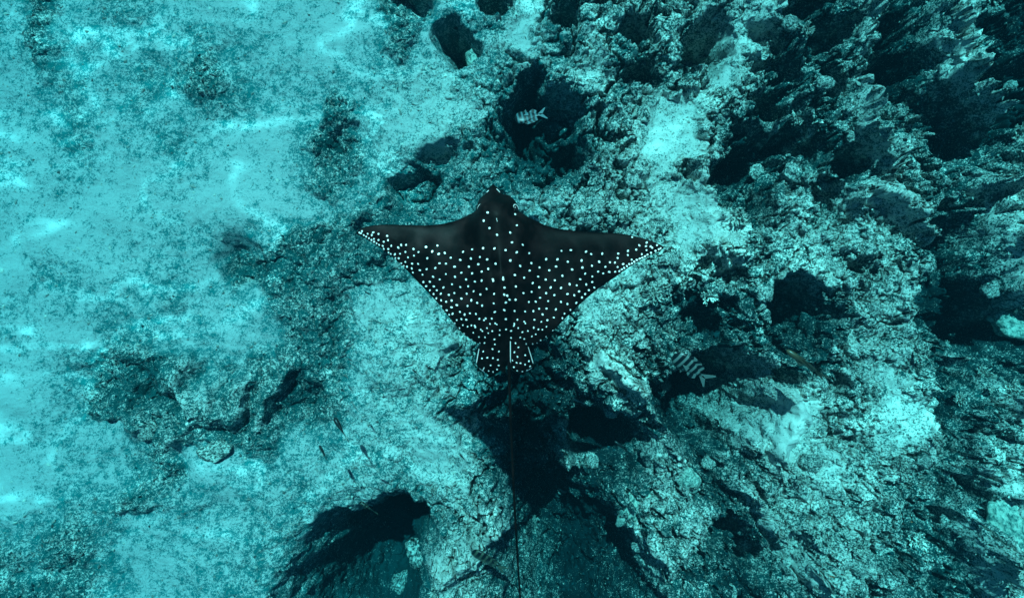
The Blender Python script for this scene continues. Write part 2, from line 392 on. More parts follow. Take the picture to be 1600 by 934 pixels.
Z1 = [(152,533),(128,547),(142,553),(168,570),(205,558),(257,546),(305,560),(243,570),(190,583),(215,598),(238,614),(262,605),(262,630),(304,615),(285,645),
 (308,658),(384,578),(392,617),(352,631),(342,668),(350,695),(422,668),(393,697),(393,728),(414,741),(453,745),(455,780),(487,685),(514,662),(557,660),
 (551,724),(502,740),(488,781),(574,773),(510,826),(549,814),(532,850),(563,857),(612,830),(608,873),(617,910),(625,698),(672,726),(630,758),
 (668,833),(683,890),(740,680),(795,720),(843,667),(855,743),(911,735),(751,782),(746,880),(824,870),(862,828),(921,832),(964,778),(1051,798),
 (1078,727),(1164,711),(1265,707),(1365,712),(1462,726),(1152,790),(1236,782),(1301,804),(1374,843),(1503,815),(1000,859),(1132,862),(1220,845),
 (1310,887),(1305,397),(1271,468),(1322,534),(1388,594),(1502,572),(1515,657)]
Z2 = [(87,402),(101,506),(43,572),(61,657),(153,674),(100,742),(212,743),(43,815),(130,860),(232,830),(215,897),(306,866),(367,792),(469,793),(457,857),
 (395,892),(506,715),(591,708),(729,722),(777,743),(876,740),(564,813),(687,802),(603,883),(696,866),(784,850),(849,813),(840,902),(905,859),
 (946,818),(993,820),(886,918),(941,905),(996,903),(1018,860),(1069,833),(1018,778),(1024,738),(1111,714),(1110,752),(1147,793),(1188,702),(1217,663),
 (1285,637),(1278,670),(1320,672),(1335,684),(1283,706),(1380,660),(1412,690),(1395,698),(1366,712),(1325,730),(1293,746),(1240,743),(1270,762),(1246,774),
 (1222,783),(1195,795),(1172,812),(1150,826),(1126,834),(1105,852),(1080,868),(1058,881),(1035,897),(1153,588)]
Z3 = [(40,18),(212,15),(281,32),(361,25),(428,18),(480,37),(130,55),(177,58),(238,80),(345,82),(416,68),(35,97),(98,89),(176,133),(289,124),(369,130),
 (440,120),(487,103),(540,68),(642,45),(5,137),(82,152),(131,172),(242,153),(324,173),(389,189),(439,183),(520,175),(522,186),(593,164),(593,177),(10,190),(58,188),
 (30,220),(87,222),(57,250),(109,250),(84,277),(158,230),(220,207),(281,227),(339,222),(379,258),(475,242),(602,234),(138,275),(197,283),(237,270),
 (328,275),(429,281),(528,277),(600,283),(622,290),(636,318),(104,308),(140,323),(177,333),(217,324),(289,310),(362,322),(405,341),(441,360),
 (525,344),(611,338),(138,365),(216,373),(255,357),(334,363),(179,395),(278,406),(223,420),(197,427),(312,425),(351,416),(395,420),(532,405),
 (600,391),(253,466),(288,458),(324,462),(420,455),(454,464),(466,452),(510,452),(534,486),(545,494),(610,454),(237,490),(298,502),(333,512),(361,503),(385,505),(390,516),(430,532),
 (441,543),(475,521),(497,490),(612,528),(567,535),(484,557),(513,542),(374,556),(415,587),(460,588),(330,590),(305,565),(272,525),(360,608),(420,633),
 (455,630),(528,602),(565,570),(531,638),(514,672),(560,690),(446,692),(437,742),(476,735),(517,737),(552,750),(500,790),(558,792),(485,833),(517,840),
 (546,822),(648,540)]
Z4 = [(36,44),(105,80),(185,57),(293,26),(375,27),(451,43),(550,35),(556,86),(627,72),(245,87),(173,111),(365,79),(483,99),(317,106),(67,145),(133,162),
 (235,152),(290,173),(356,178),(411,145),(576,130),(629,150),(541,170),(195,199),(74,225),(243,229),(326,230),(401,233),(464,206),(516,214),(585,208),
 (629,190),(645,230),(605,249),(533,258),(578,277),(448,277),(498,286),(555,302),(187,262),(128,271),(293,271),(353,285),(72,318),(30,318),(13,290),
 (5,337),(249,304),(308,328),(217,332),(167,334),(401,334),(448,349),(514,341),(471,392),(364,388),(296,382),(242,383),(200,400),(140,402),(65,398),
 (428,419),(413,452),(267,424),(349,447),(302,466),(208,462),(258,477),(134,474),(142,487),(85,460),(63,490),(60,504),(5,455),(5,528),(91,520),(296,513),
 (237,532),(266,534),(203,519),(161,542),(121,550),(40,540),(345,543),(190,582),(218,567),(135,600),(295,588),(255,613),(230,635),(197,640),(150,638),
 (106,588),(40,590),(72,630),(93,660),(64,695),(86,728),(142,718),(50,755),(80,772),(108,774),(141,785),(169,762),(178,800),(60,805),(84,832),
 (122,838),(157,830),(185,820)]
SPOTS = [(540 + x / 5.838, 270 + y / 5.838) for x, y in Z1] + [(790 + x / 5.838, 270 + y / 5.838) for x, y in Z2] \
      + [(660 + x / 4.671, 400 + y / 4.671) for x, y in Z3] + [(790 + x / 4.671, 400 + y / 4.671) for x, y in Z4]
PALE_LINES = [((748.4,545),(744.6,566),0.55),((833,567),(825.5,542),0.5),((757,573),(754,579),0.5),((749,575),(757,580.5),0.4),((831,574),(822,579.5),0.45),
 ((763.5,299.5),(761,301.5),0.7),((776.5,297),(781,301.5),0.6),((777,347),(778,352),0.25),
 ((797.5,532),(797.6,570),0.55)]  # line beside the tail base is a painted highlight

def seg_dist(px, py, a, b):
    dx = b[0] - a[0]; dy = b[1] - a[1]
    t = np.clip(((px - a[0]) * dx + (py - a[1]) * dy) / (dx * dx + dy * dy + 1e-12), 0, 1)
    qx = a[0] + t * dx; qy = a[1] + t * dy
    return np.hypot(px - qx, py - qy), qx, qy

def smooth_closed(pts, sub=4):
    out = []; n = len(pts)
    for i in range(n):
        p0, p1, p2, p3 = (np.array(pts[(i + k) % n]) for k in (-1, 0, 1, 2))
        for j in range(sub):
            t = j / sub
            out.append(tuple(0.5 * ((2 * p1) + (-p0 + p2) * t + (2 * p0 - 5 * p1 + 4 * p2 - p3) * t * t + (-p0 + 3 * p1 - 3 * p2 + p3) * t ** 3)))
    return out

def axis_u(v): return 776.0 + (v - 320) * 0.071            # the spine in photo pixels

def ray_mid(u, v):
    """height of the ray's mid surface over its own origin, in metres"""
    d = (u - axis_u(v)) / 240.0
    left = d < 0
    a = np.abs(d)
    lift = np.where(left, 0.17, 0.10) * a ** 1.6 - 0.02 * a
    twist = (v - 400) / 100.0 * a * np.where(left, -0.05, -0.02)     # trailing edges hang a little
    return lift + twist - 0.035 * sstep(330, 288, v) - 0.03 * sstep(520, 590, v)

def mat_ray():
    k = Nodes('ray_skin')
    spot = k.attr('spot')
    sm = k.noise(9, 5, 0.6); fn = k.noise(120, 4, 0.7)
    skin = k.mix(k.ramp(sm, [(0.42, (0, 0, 0)), (0.68, (1, 1, 1))]), (0.0016, 0.0012, 0.0012), (0.0080, 0.0045, 0.0045))
    belly = k.attr('belly')
    skin = k.mix(belly, skin, (0.6, 0.6, 0.58))
    scr = k.ramp(k.noise(260, 3, 0.8), [(0.70, (0, 0, 0)), (0.80, (1, 1, 1))])
    skin = k.mix(k.math('MULTIPLY', scr, 0.06), skin, (0.5, 0.5, 0.5))
    col = k.mix(k.ramp(spot, [(0.35, (0, 0, 0)), (0.65, (1, 1, 1))]), skin, (0.66, 0.66, 0.64))
    k.bump(k.math('ADD', fn, sm), 0.25, 0.004)
    return k.set(Base_Color=col, Roughness=0.5, Specular_IOR_Level=0.03)
M_RAY = mat_ray()

def build_ray():
    poly = smooth_closed(OUTLINE, 3)
    st = 0.75
    us = np.arange(550, 1045, st); vs = np.arange(282, 592, st)
    U, V = np.meshgrid(us, vs); shp = U.shape; u = U.ravel(); v = V.ravel()
    dist = np.full(u.shape, 1e9); qx = np.zeros_like(u); qy = np.zeros_like(u); ins = np.zeros(u.shape, bool)
    n = len(poly)
    for i in range(n):
        a = poly[i]; b = poly[(i + 1) % n]
        d, x, y = seg_dist(u, v, a, b); m = d < dist
        dist[m] = d[m]; qx[m] = x[m]; qy[m] = y[m]
        c = (a[1] > v) != (b[1] > v)
        with np.errstate(divide='ignore', invalid='ignore'):
            xx = (b[0] - a[0]) * (v - a[1]) / (b[1] - a[1]) + a[0]
        ins ^= c & (u < xx)
    I2 = ins.reshape(shp)
    cell = I2[:-1, :-1] | I2[1:, :-1] | I2[:-1, 1:] | I2[1:, 1:]
    near = (~ins) | (dist < 0.3 * st)                               # snap the rim to the outline
    uu = np.where(near, qx, u); vv = np.where(near, qy, v); sd_ = np.where(near, 0, dist)
    ax = axis_u(vv); d = uu - ax
    rim = np.sqrt(np.clip(sd_ / 26.0, 0, 1) * (2 - np.clip(sd_ / 26.0, 0, 1)))
    along = sstep(285, 345, vv) * 0.8 + 0.2
    along = along * (1 - 0.82 * sstep(420, 560, vv))
    top = 0.150 * np.exp(-(d / 40.0) ** 2) * along                  # the thick back
    top += 0.035 * np.exp(-((np.abs(d) - 33) / 13.0) ** 2) * sstep(330, 350, vv) * sstep(440, 380, vv)   # gill muscles
    top += 0.018 * np.exp(-(d / 5.0) ** 2) * sstep(380, 440, vv)    # spine ridge
    top -= 0.012 * np.exp(-((np.abs(d) - 13) / 5.0) ** 2) * sstep(380, 430, vv)
    top += 0.030 * np.exp(-((np.abs(d) - 24) / 7.0) ** 2 - ((vv - 326) / 12.0) ** 2)                      # brows over the eyes
    wing = np.clip(1 - np.abs(d) / 262.0, 0, 1)
    top += 0.045 * wing ** 0.8
    ripple = 0.006 * np.sin(np.abs(d) * 0.16 - vv * 0.03) * sstep(40, 120, np.abs(d)) * sstep(0, 40, sd_)
    top = (top + ripple) * rim + 0.002 * rim
    bot = -(0.075 * np.exp(-(d / 48.0) ** 2) * along + 0.022 * wing) * rim - 0.002 * rim
    zm = ray_mid(uu, vv)
    sc = (RAY_D - zm) / F_PX
    x = (uu - 800) * sc; y = (467 - vv) * sc
    spot = np.zeros_like(uu); R = random.Random(4)
    for (su, sv) in SPOTS:
        w = (np.abs(uu - su) < 5) & (np.abs(vv - sv) < 5)
        a_ = R.uniform(0, math.pi); e = R.uniform(1.0, 1.35); r = R.uniform(1.25, 1.6) * (0.85 if sv > 500 else 1.0)
        du = uu[w] - su; dv = vv[w] - sv
        p = (du * math.cos(a_) + dv * math.sin(a_)) / e; q = (-du * math.sin(a_) + dv * math.cos(a_)) * e ** 0.5
        spot[w] = np.maximum(spot[w], np.clip(0.5 + (r - np.hypot(p, q)) / 1.0, 0, 1))
    for a, b, wd in PALE_LINES:
        dd, _, _ = seg_dist(uu, vv, a, b)
        spot = np.maximum(spot, np.clip(0.5 + (wd * 1.2 - dd) / 0.8, 0, 1) * np.where(dd < 3, 1, 0))
    used = np.zeros(shp, bool); used[:-1, :-1] |= cell; used[1:, :-1] |= cell; used[:-1, 1:] |= cell; used[1:, 1:] |= cell
    used = used.ravel(); idx = -np.ones(u.shape, int); idx[used] = np.arange(used.sum()); nu = used.sum()
    topv = np.stack([x, y, zm + top], -1)[used]; botv = np.stack([x, y, zm + bot], -1)[used]
    # bottom shares the rim vertices with the top
    rimv = (sd_ == 0)[used]
    bidx = np.arange(nu) + nu; 
    keep = ~rimv; remap = np.where(rimv, np.arange(nu), nu + np.cumsum(keep) - 1)
    verts = np.concatenate([topv, botv[keep]])
    I = idx.reshape(shp)
    q = np.stack([I[:-1, :-1][cell], I[1:, :-1][cell], I[1:, 1:][cell], I[:-1, 1:][cell]], -1)
    qb = remap[q][:, ::-1]
    flat = (rimv[q]).all(1)
    faces = np.concatenate([q, qb[~flat]])
    sp = np.concatenate([spot[used], np.zeros(keep.sum())]); be = np.concatenate([np.zeros(nu), np.ones(keep.sum())])
    # whip tail: tapered tube running out of the back
    tp = [(793.4,505,0.035,4.6),(794,530,0.03,4.0),(795,560,0.022,3.2),(795.6,585,0.015,2.5),(796.5,620,0.0,2.3),(798,660,-0.02,2.1),(799.8,700,-0.04,2.0),(802,750,-0.07,1.9),(804.5,800,-0.10,1.8),
          (807.5,850,-0.13,1.7),(810.5,900,-0.16,1.5),(813.5,940,-0.18,1.4),(818,990,-0.21,1.2),(823,1040,-0.24,0.9),(829,1090,-0.27,0.5)]
    P = []
    for i in range(len(tp) - 1):
        p0 = np.array(tp[max(i - 1, 0)]); p1 = np.array(tp[i]); p2 = np.array(tp[i + 1]); p3 = np.array(tp[min(i + 2, len(tp) - 1)])
        for j in range(5):
            t = j / 5; P.append(0.5 * ((2 * p1) + (-p0 + p2) * t + (2 * p0 - 5 * p1 + 4 * p2 - p3) * t * t + (-p0 + 3 * p1 - 3 * p2 + p3) * t ** 3))
    tv = []; ns = 10
    for (a, b, z, r) in P:
        s_ = (RAY_D - z) / F_PX; cx = (a - 800) * s_; cy = (467 - b) * s_; rr = r * s_
        for k in range(ns):
            th = 2 * math.pi * k / ns; tv.append((cx + rr * math.cos(th), cy, z + rr * math.sin(th)))
    o0 = len(verts); tf = []
    for i in range(len(P) - 1):
        for k in range(ns):
            k2 = (k + 1) % ns; tf.append((o0 + i * ns + k, o0 + (i + 1) * ns + k, o0 + (i + 1) * ns + k2, o0 + i * ns + k2))
    verts = np.concatenate([verts, np.array(tv)]); faces = np.concatenate([faces, np.array(tf)])
    sp = np.concatenate([sp, np.zeros(len(tv))]); be = np.concatenate([be, np.zeros(len(tv))])
    # small dorsal fin just ahead of the whip
    df = []; 
    for t, h in ((0, 0.0), (0.3, 0.028), (0.6, 0.045), (0.85, 0.050), (1.0, 0.012)):
        a = 793.6 + t * 1.3; b = 528 + 26 * t; z = 0.045 - 0.012 * t; s_ = (RAY_D - z) / F_PX; cx = (a - 800) * s_; cy = (467 - b) * s_
        df += [(cx - 0.007, cy, z), (cx, cy - 0.25 * h, z + h), (cx + 0.007, cy, z)]
    o0 = len(verts); ff = []
    for i in range(4):
        for k in range(2): ff.append((o0 + 3 * i + k, o0 + 3 * i + 3 + k, o0 + 3 * i + 4 + k, o0 + 3 * i + 1 + k))
    verts = np.concatenate([verts, np.array(df)]); faces = np.concatenate([faces, np.array(ff)])
    sp = np.concatenate([sp, np.zeros(len(df))]); be = np.concatenate([be, np.zeros(len(df))])
    root = bpy.data.objects.new('eagle_ray', None); COL.objects.link(root); root.location = (0, 0, RAY_Z)
    tag(root, 'black eagle ray with white spots and a long whip tail gliding over the reef', 'ray')
    mesh_obj('body', verts, faces, M_RAY, root, attrs={'spot': sp, 'belly': be})
    # eyes
    ke = Nodes('ray_eye'); me_ = ke.set(Base_Color=(0.004, 0.004, 0.004), Roughness=0.15)
    kr = Nodes('ray_eyelid'); ml = kr.set(Base_Color=(0.30, 0.31, 0.30), Roughness=0.6)
    for (eu, ev, side) in ((750.6, 325.5, -1), (805.6, 326.0, 1)):
        z = 0.095; s_ = (RAY_D - z) / F_PX; c = np.array([(eu - 800) * s_, (467 - ev) * s_, z])
        bm = bmesh.new(); bmesh.ops.create_uvsphere(bm, u_segments=20, v_segments=12, radius=1.0)
        m = bpy.data.meshes.new('eye'); bm.to_mesh(m); bm.free()
        e = bpy.data.objects.new('eye', m); COL.objects.link(e); e.parent = root; e.location = c; e.scale = (0.016, 0.024, 0.016)
        e.rotation_euler = (0, side * 0.5, side * 0.35); m.materials.append(me_)
        for p in m.polygons: p.use_smooth = True
        rv = []; rf = []; nr = 26; t0, t1 = -0.5, math.pi + 0.4
        for i in range(nr):
            th = t0 + (t1 - t0) * i / (nr - 1); wd = 0.0024 * math.sin(math.pi * i / (nr - 1)) + 0.0004
            px = 0.017 * math.cos(th); py = 0.025 * math.sin(th)
            for k in range(6):
                ph = 2 * math.pi * k / 6; rr = 1 + wd / 0.02 * math.cos(ph)
                rv.append((px * rr, py * rr, 0.007 + wd * math.sin(ph)))
        for i in range(nr - 1):
            for k in range(6): rf.append((i * 6 + k, i * 6 + (k + 1) % 6, i * 6 + 6 + (k + 1) % 6, i * 6 + 6 + k))
        lid = mesh_obj('eyelid', rv, rf, ml, root); lid.location = c; lid.rotation_euler = (0, side * 0.5, side * 0.35)
    return root
ray = build_ray()

# ------------------------------------------------------------------ rubble, coral and fish
def floor_at(u, v):
    """point on the reef floor under a photo pixel (a few steps to find the height)"""
    h = 0.0
    for _ in range(4):
        p = at(u, v, h); h = float(sample(p.x, p.y)[0][0])
    return at(u, v, h)

def mat_coral(name, pale, dark, sc=6, thr=0.5, wid=0.08):
    k = Nodes(name)
    f = k.noise(sc, 7, 0.7, dist=0.3); g = k.noise(sc * 3, 4, 0.7)
    fac = k.math('ADD', f, k.math('MULTIPLY', k.math('SUBTRACT', g, 0.5), 0.4))
    col = k.mix(k.ramp(fac, [(thr - wid, (0, 0, 0)), (thr + wid, (1, 1, 1))]), pale, dark)
    k.bump(k.math('ADD', f, k.math('MULTIPLY', g, 0.5)), 0.8, 0.02)
    return k.set(Base_Color=col, Roughness=0.9, Specular_IOR_Level=0.1)
M_KNOB = mat_coral('coral_pale', (0.62, 0.56, 0.49), (0.003, 0.04, 0.042), 6, 0.48)
M_BRANCH = mat_coral('coral_branching', (0.62, 0.56, 0.48), (0.003, 0.04, 0.042), 4, 0.49)
M_SMOOTH = mat_coral('coral_smooth', (0.48, 0.52, 0.43), (0.01, 0.09, 0.085), 5.5, 0.51, 0.10)

def build_rubble():
    rng = np.random.default_rng(8)
    n = 62000
    X = rng.uniform(-6.4, 6.4, n); Y = rng.uniform(-3.9, 3.9, n)
    H, turf, reef = sample(X, Y)
    keep = rng.random(n) < (0.10 + 0.90 * reef) * np.clip(0.25 + 1.1 * turf, 0, 1)
    X, Y, H, turf, reef = (a[keep] for a in (X, Y, H, turf, reef)); n = len(X)
    r = 0.006 + 0.012 * rng.random(n) ** 3 + 0.005 * reef * rng.random(n)
    base = np.array([(1, 0, 0), (0, 1, 0), (-1, 0, 0), (0, -1, 0), (0, 0, 1), (0, 0, -1)], float)
    tri = np.array([(0, 1, 4), (1, 2, 4), (2, 3, 4), (3, 0, 4), (1, 0, 5), (2, 1, 5), (3, 2, 5), (0, 3, 5)])
    B = base[None] * rng.uniform(0.5, 1.5, (n, 6, 1)) + rng.normal(0, 0.18, (n, 6, 3))
    B = B * np.stack([rng.uniform(0.6, 1.9, n), rng.uniform(0.6, 1.3, n), rng.uniform(0.5, 1.2, n)], -1)[:, None]
    a = rng.uniform(0, 2 * math.pi, n); c, s_ = np.cos(a)[:, None], np.sin(a)[:, None]
    Bx = B[..., 0] * c - B[..., 1] * s_; By = B[..., 0] * s_ + B[..., 1] * c
    V = np.stack([Bx, By, B[..., 2]], -1) * r[:, None, None] + np.stack([X, Y, H + 0.25 * r], -1)[:, None]
    F = (tri[None] + 6 * np.arange(n)[:, None, None]).reshape(-1, 3)
    tone = np.repeat(np.clip(1.10 - 1.25 * turf + rng.normal(0, 0.2, n), 0, 0.9), 6)
    k = Nodes('coral_rubble'); t = k.attr('tone')
    m = k.set(Base_Color=k.mix(t, (0.003, 0.03, 0.034), (0.62, 0.58, 0.50)), Roughness=0.9, Specular_IOR_Level=0.1)
    o = mesh_obj('coral_rubble', V.reshape(-1, 3), F, m, smooth=False, attrs={'tone': tone})
    tag(o, 'loose broken coral rubble and algae crumbs strewn over the reef floor', 'rubble', kind='stuff')
build_rubble()

from mathutils import noise as mn
def lump_mesh(name, seed, sub=4, rough=0.35, squash=0.75, fine=0.08):
    bm = bmesh.new(); bmesh.ops.create_icosphere(bm, subdivisions=sub, radius=1.0)
    o = Vector((seed * 7.3, seed * 3.1, seed * 1.7))
    for v in bm.verts:
        p = v.co.copy()
        d = 1 + rough * mn.fractal(p * 1.3 + o, 1.0, 2.0, 3) + fine * mn.fractal(p * 5 + o, 0.8, 2.0, 3)
        v.co = Vector((p.x * d, p.y * d, p.z * d * squash))
    me = bpy.data.meshes.new(name); bm.to_mesh(me); bm.free()
    for p in me.polygons: p.use_smooth = True
    return me

def branch_mesh(name, seed, count=46):
    R = random.Random(seed); V = []; F = []
    def finger(p, d, L, r, depth):
        d = d.normalized(); a = d.orthogonal().normalized(); b = d.cross(a); o = len(V); ns = 6
        bend = Vector((R.uniform(-1, 1), R.uniform(-1, 1), R.uniform(-.3, .6))) * 0.22 * L
        for i, (t, q) in enumerate(((0, 1.0), (0.5, 0.85), (0.88, 0.72), (1.0, 0.3))):
            c = p + d * (L * t) + bend * (t * t)
            for k in range(ns):
                th = 2 * math.pi * k / ns; q2 = q * R.uniform(0.82, 1.18)
                V.append(c + (a * math.cos(th) + b * math.sin(th)) * r * q2)
        for i in range(3):
            for k in range(ns):
                k2 = (k + 1) % ns; F.append((o + i * ns + k, o + i * ns + k2, o + i * ns + ns + k2, o + i * ns + ns + k))
        F.append((o + 18, o + 19, o + 20, o + 21)); F.append((o + 18, o + 21, o + 22, o + 23))
        if depth > 0:
            for _ in range(R.choice((1, 2, 2))):
                t = R.uniform(0.35, 0.8)
                nd = d + Vector((R.uniform(-1, 1), R.uniform(-1, 1), R.uniform(-.2, .8))) * 0.9
                finger(p + d * L * t + bend * t * t, nd, L * R.uniform(0.4, 0.65), r * 0.75, depth - 1)
    for i in range(count):
        th = R.uniform(0, 2 * math.pi); el = math.asin(R.uniform(0.05, 1.0))
        d = Vector((math.cos(th) * math.cos(el), math.sin(th) * math.cos(el), 0.75 * math.sin(el)))
        finger(d * 0.25, d, R.uniform(0.45, 0.85), R.uniform(0.07, 0.13), 1)
    me = bpy.data.meshes.new(name); me.from_pydata([tuple(v) for v in V], [], F); me.update()
    for p in me.polygons: p.use_smooth = True
    return me

def put(name, me, p, s, rz, mat, label, cat, group=None, tilt=(0, 0)):
    if not me.materials: me.materials.append(mat)
    elif me.materials[0] != mat: me = me.copy(); me.materials[0] = mat
    o = bpy.data.objects.new(name, me); COL.objects.link(o)
    o.location = p; o.scale = s if isinstance(s, tuple) else (s, s, s); o.rotation_euler = (tilt[0], tilt[1], rz)
    return tag(o, label, cat, group)

def build_coral():
    R = random.Random(21)
    knobs = [lump_mesh('coral_knob', 1 + i, 4, 0.35, 0.8, 0.13) for i in range(4)]
    smooth = [lump_mesh('boulder', 11 + i, 4, 0.30, 0.6, 0.03) for i in range(3)]
    br = [branch_mesh('branching_coral', 31 + i) for i in range(5)]
    px = CAM_Z / F_PX
    def spot(name, me, mat, u, v, ru, rv, hz, rz, label, cat, group=None):
        p = floor_at(u, v); k = (CAM_Z - p.z) / F_PX
        put(name, me, p - Vector((0, 0, 0.2 * hz)), (ru * k, rv * k, hz), rz, mat, label, cat, group)
    # singled out by what is around them
    spot('boulder', smooth[0], M_SMOOTH, 1592, 838, 34, 62, 0.30, 0.35, 'large smooth pale green boulder at the deep channel of the broken reef', 'boulder')
    spot('boulder', smooth[1], M_SMOOTH, 1585, 505, 34, 24, 0.22, -0.5, 'smooth pale boulder on the lip of the wide dark hole', 'boulder')
    spot('coral_mound', knobs[0], M_KNOB, 627, 916, 17, 19, 0.20, 0.2, 'round knobbly coral head in the black hollow', 'coral')
    spot('coral_mound', knobs[1], M_KNOB, 656, 866, 22, 27, 0.22, 0.5, 'oval coral head with smooth pale top above the black hollow', 'coral')
    spot('coral_mound', knobs[2], M_KNOB, 957, 640, 12, 13, 0.15, 0.1, 'small round coral ball standing alone in deep shade', 'coral')
    spot('coral_mound', knobs[3], M_KNOB, 925, 720, 11, 12, 0.14, 0.9, 'small pale coral ball beside the deepest dark hole', 'coral')
    spot('coral_mound', smooth[2], M_SMOOTH, 995, 790, 18, 40, 0.22, -0.6, 'long smooth pale coral plate on the slope', 'coral')
    spot('coral_mound', knobs[0], M_KNOB, 1033, 715, 24, 28, 0.25, 0.6, 'lobed pale coral mound over the dark gully', 'coral')
    spot('coral_mound', smooth[0], M_SMOOTH, 1078, 752, 17, 18, 0.18, 0.3, 'dull green coral mound below the lobed pale mound', 'coral')
    spot('boulder', smooth[1], M_KNOB, 335, 705, 24, 17, 0.12, 0.3, 'pale wedge shaped stone on the turfy slope', 'boulder')
    spot('boulder', smooth[2], M_KNOB, 229, 672, 17, 14, 0.08, 0.8, 'turf covered round stone at the edge of the furrows', 'boulder')
    spot('coral_mound', knobs[2], M_SMOOTH, 745, 92, 16, 20, 0.16, 0.0, 'pale green coral cushion on the rim of the round pit', 'coral')
    spot('boulder', smooth[0], M_KNOB, 1165, 850, 14, 12, 0.15, 0.7, 'small stone bridging the two dark gullies', 'boulder')
    orange = mat_coral('sponge_orange', (0.65, 0.16, 0.05), (0.35, 0.06, 0.03), 3, 0.55, 0.2)
    sm = lump_mesh('sponge', 41, 3, 0.5, 0.7, 0.1)
    spot('sponge', sm, orange, 1301, 900, 5, 4, 0.04, 0.3, 'tiny orange sponge on the lower reef crest', 'sponge')
    spot('sponge', sm, orange, 1428, 820, 9, 4, 0.04, -0.6, 'narrow rusty red sponge at the channel edge', 'sponge')
    # look-alikes scattered over the broken reef
    marks = [((1050, 200), 'the pale sand path'), ((1480, 720), 'the long dark channel'), ((1560, 525), 'the wide dark hole'), ((1492, 400), 'the tall narrow hole'),
             ((716, 72), 'the round pit'), ((1120, 640), 'the shaded gully'), ((948, 692), 'the deepest dark hole'), ((1460, 80), 'the long pale crest'), ((1566, 130), 'the black corner pit'),
             ((1260, 567), 'the slim brown fish'), ((1230, 670), 'the bare pale rock slab'), ((1158, 262), 'the ragged hole past the wing tip'), ((822, 190), 'the shadow ahead of the ray'),
             ((1105, 76), 'the steep sided pit'), ((870, 880), 'the whip tail'), ((1000, 500), 'the trailing edge of the wing'), ((1330, 330), 'the speckled flat reef top'), ((1350, 860), 'the orange sponge'), ((1180, 860), 'the twin gullies')]
    def near(u, v): return min(marks, key=lambda m: (m[0][0] - u) ** 2 + (m[0][1] - v) ** 2)[1]
    n = 0; tries = 0
    while n < 150 and tries < 4000:
        tries += 1
        u = R.uniform(640, 1640); v = R.uniform(-30, 970)
        if u < 1000 and R.random() < 0.55: continue
        if 730 < u < 1010 and 560 < v < 780: continue
        p0 = at(u, v, 0)
        H, T, RF = sample(p0.x, p0.y)
        b = float(pale_map(np.array([u]), np.array([v]))[0])
        if b > 0.74 or RF[0] < 0.45: continue
        q = Vector((p0.x, p0.y, float(H[0])))
        if R.random() < 0.62:
            s = R.uniform(0.05, 0.12)
            put('branching_coral', R.choice(br), q - Vector((0, 0, 0.01)), s, R.uniform(0, 6.28), M_BRANCH,
                ('large' if s > 0.095 else 'small' if s < 0.07 else 'middling') + ' stubby branching coral clump near ' + near(u, v), 'coral', 'branching coral clumps on the broken reef', (R.uniform(-.4, .4), R.uniform(-.4, .4)))
        else:
            s = R.uniform(0.05, 0.11)
            put('coral_lump', R.choice(knobs), q, (s * R.uniform(.8, 1.3), s, s * R.uniform(.7, 1.1)), R.uniform(0, 6.28), M_KNOB,
                ('large' if s > 0.09 else 'small' if s < 0.07 else 'middling') + ' rounded knobbly coral lump near ' + near(u, v), 'coral', 'knobbly coral lumps on the broken reef')
        n += 1
build_coral()

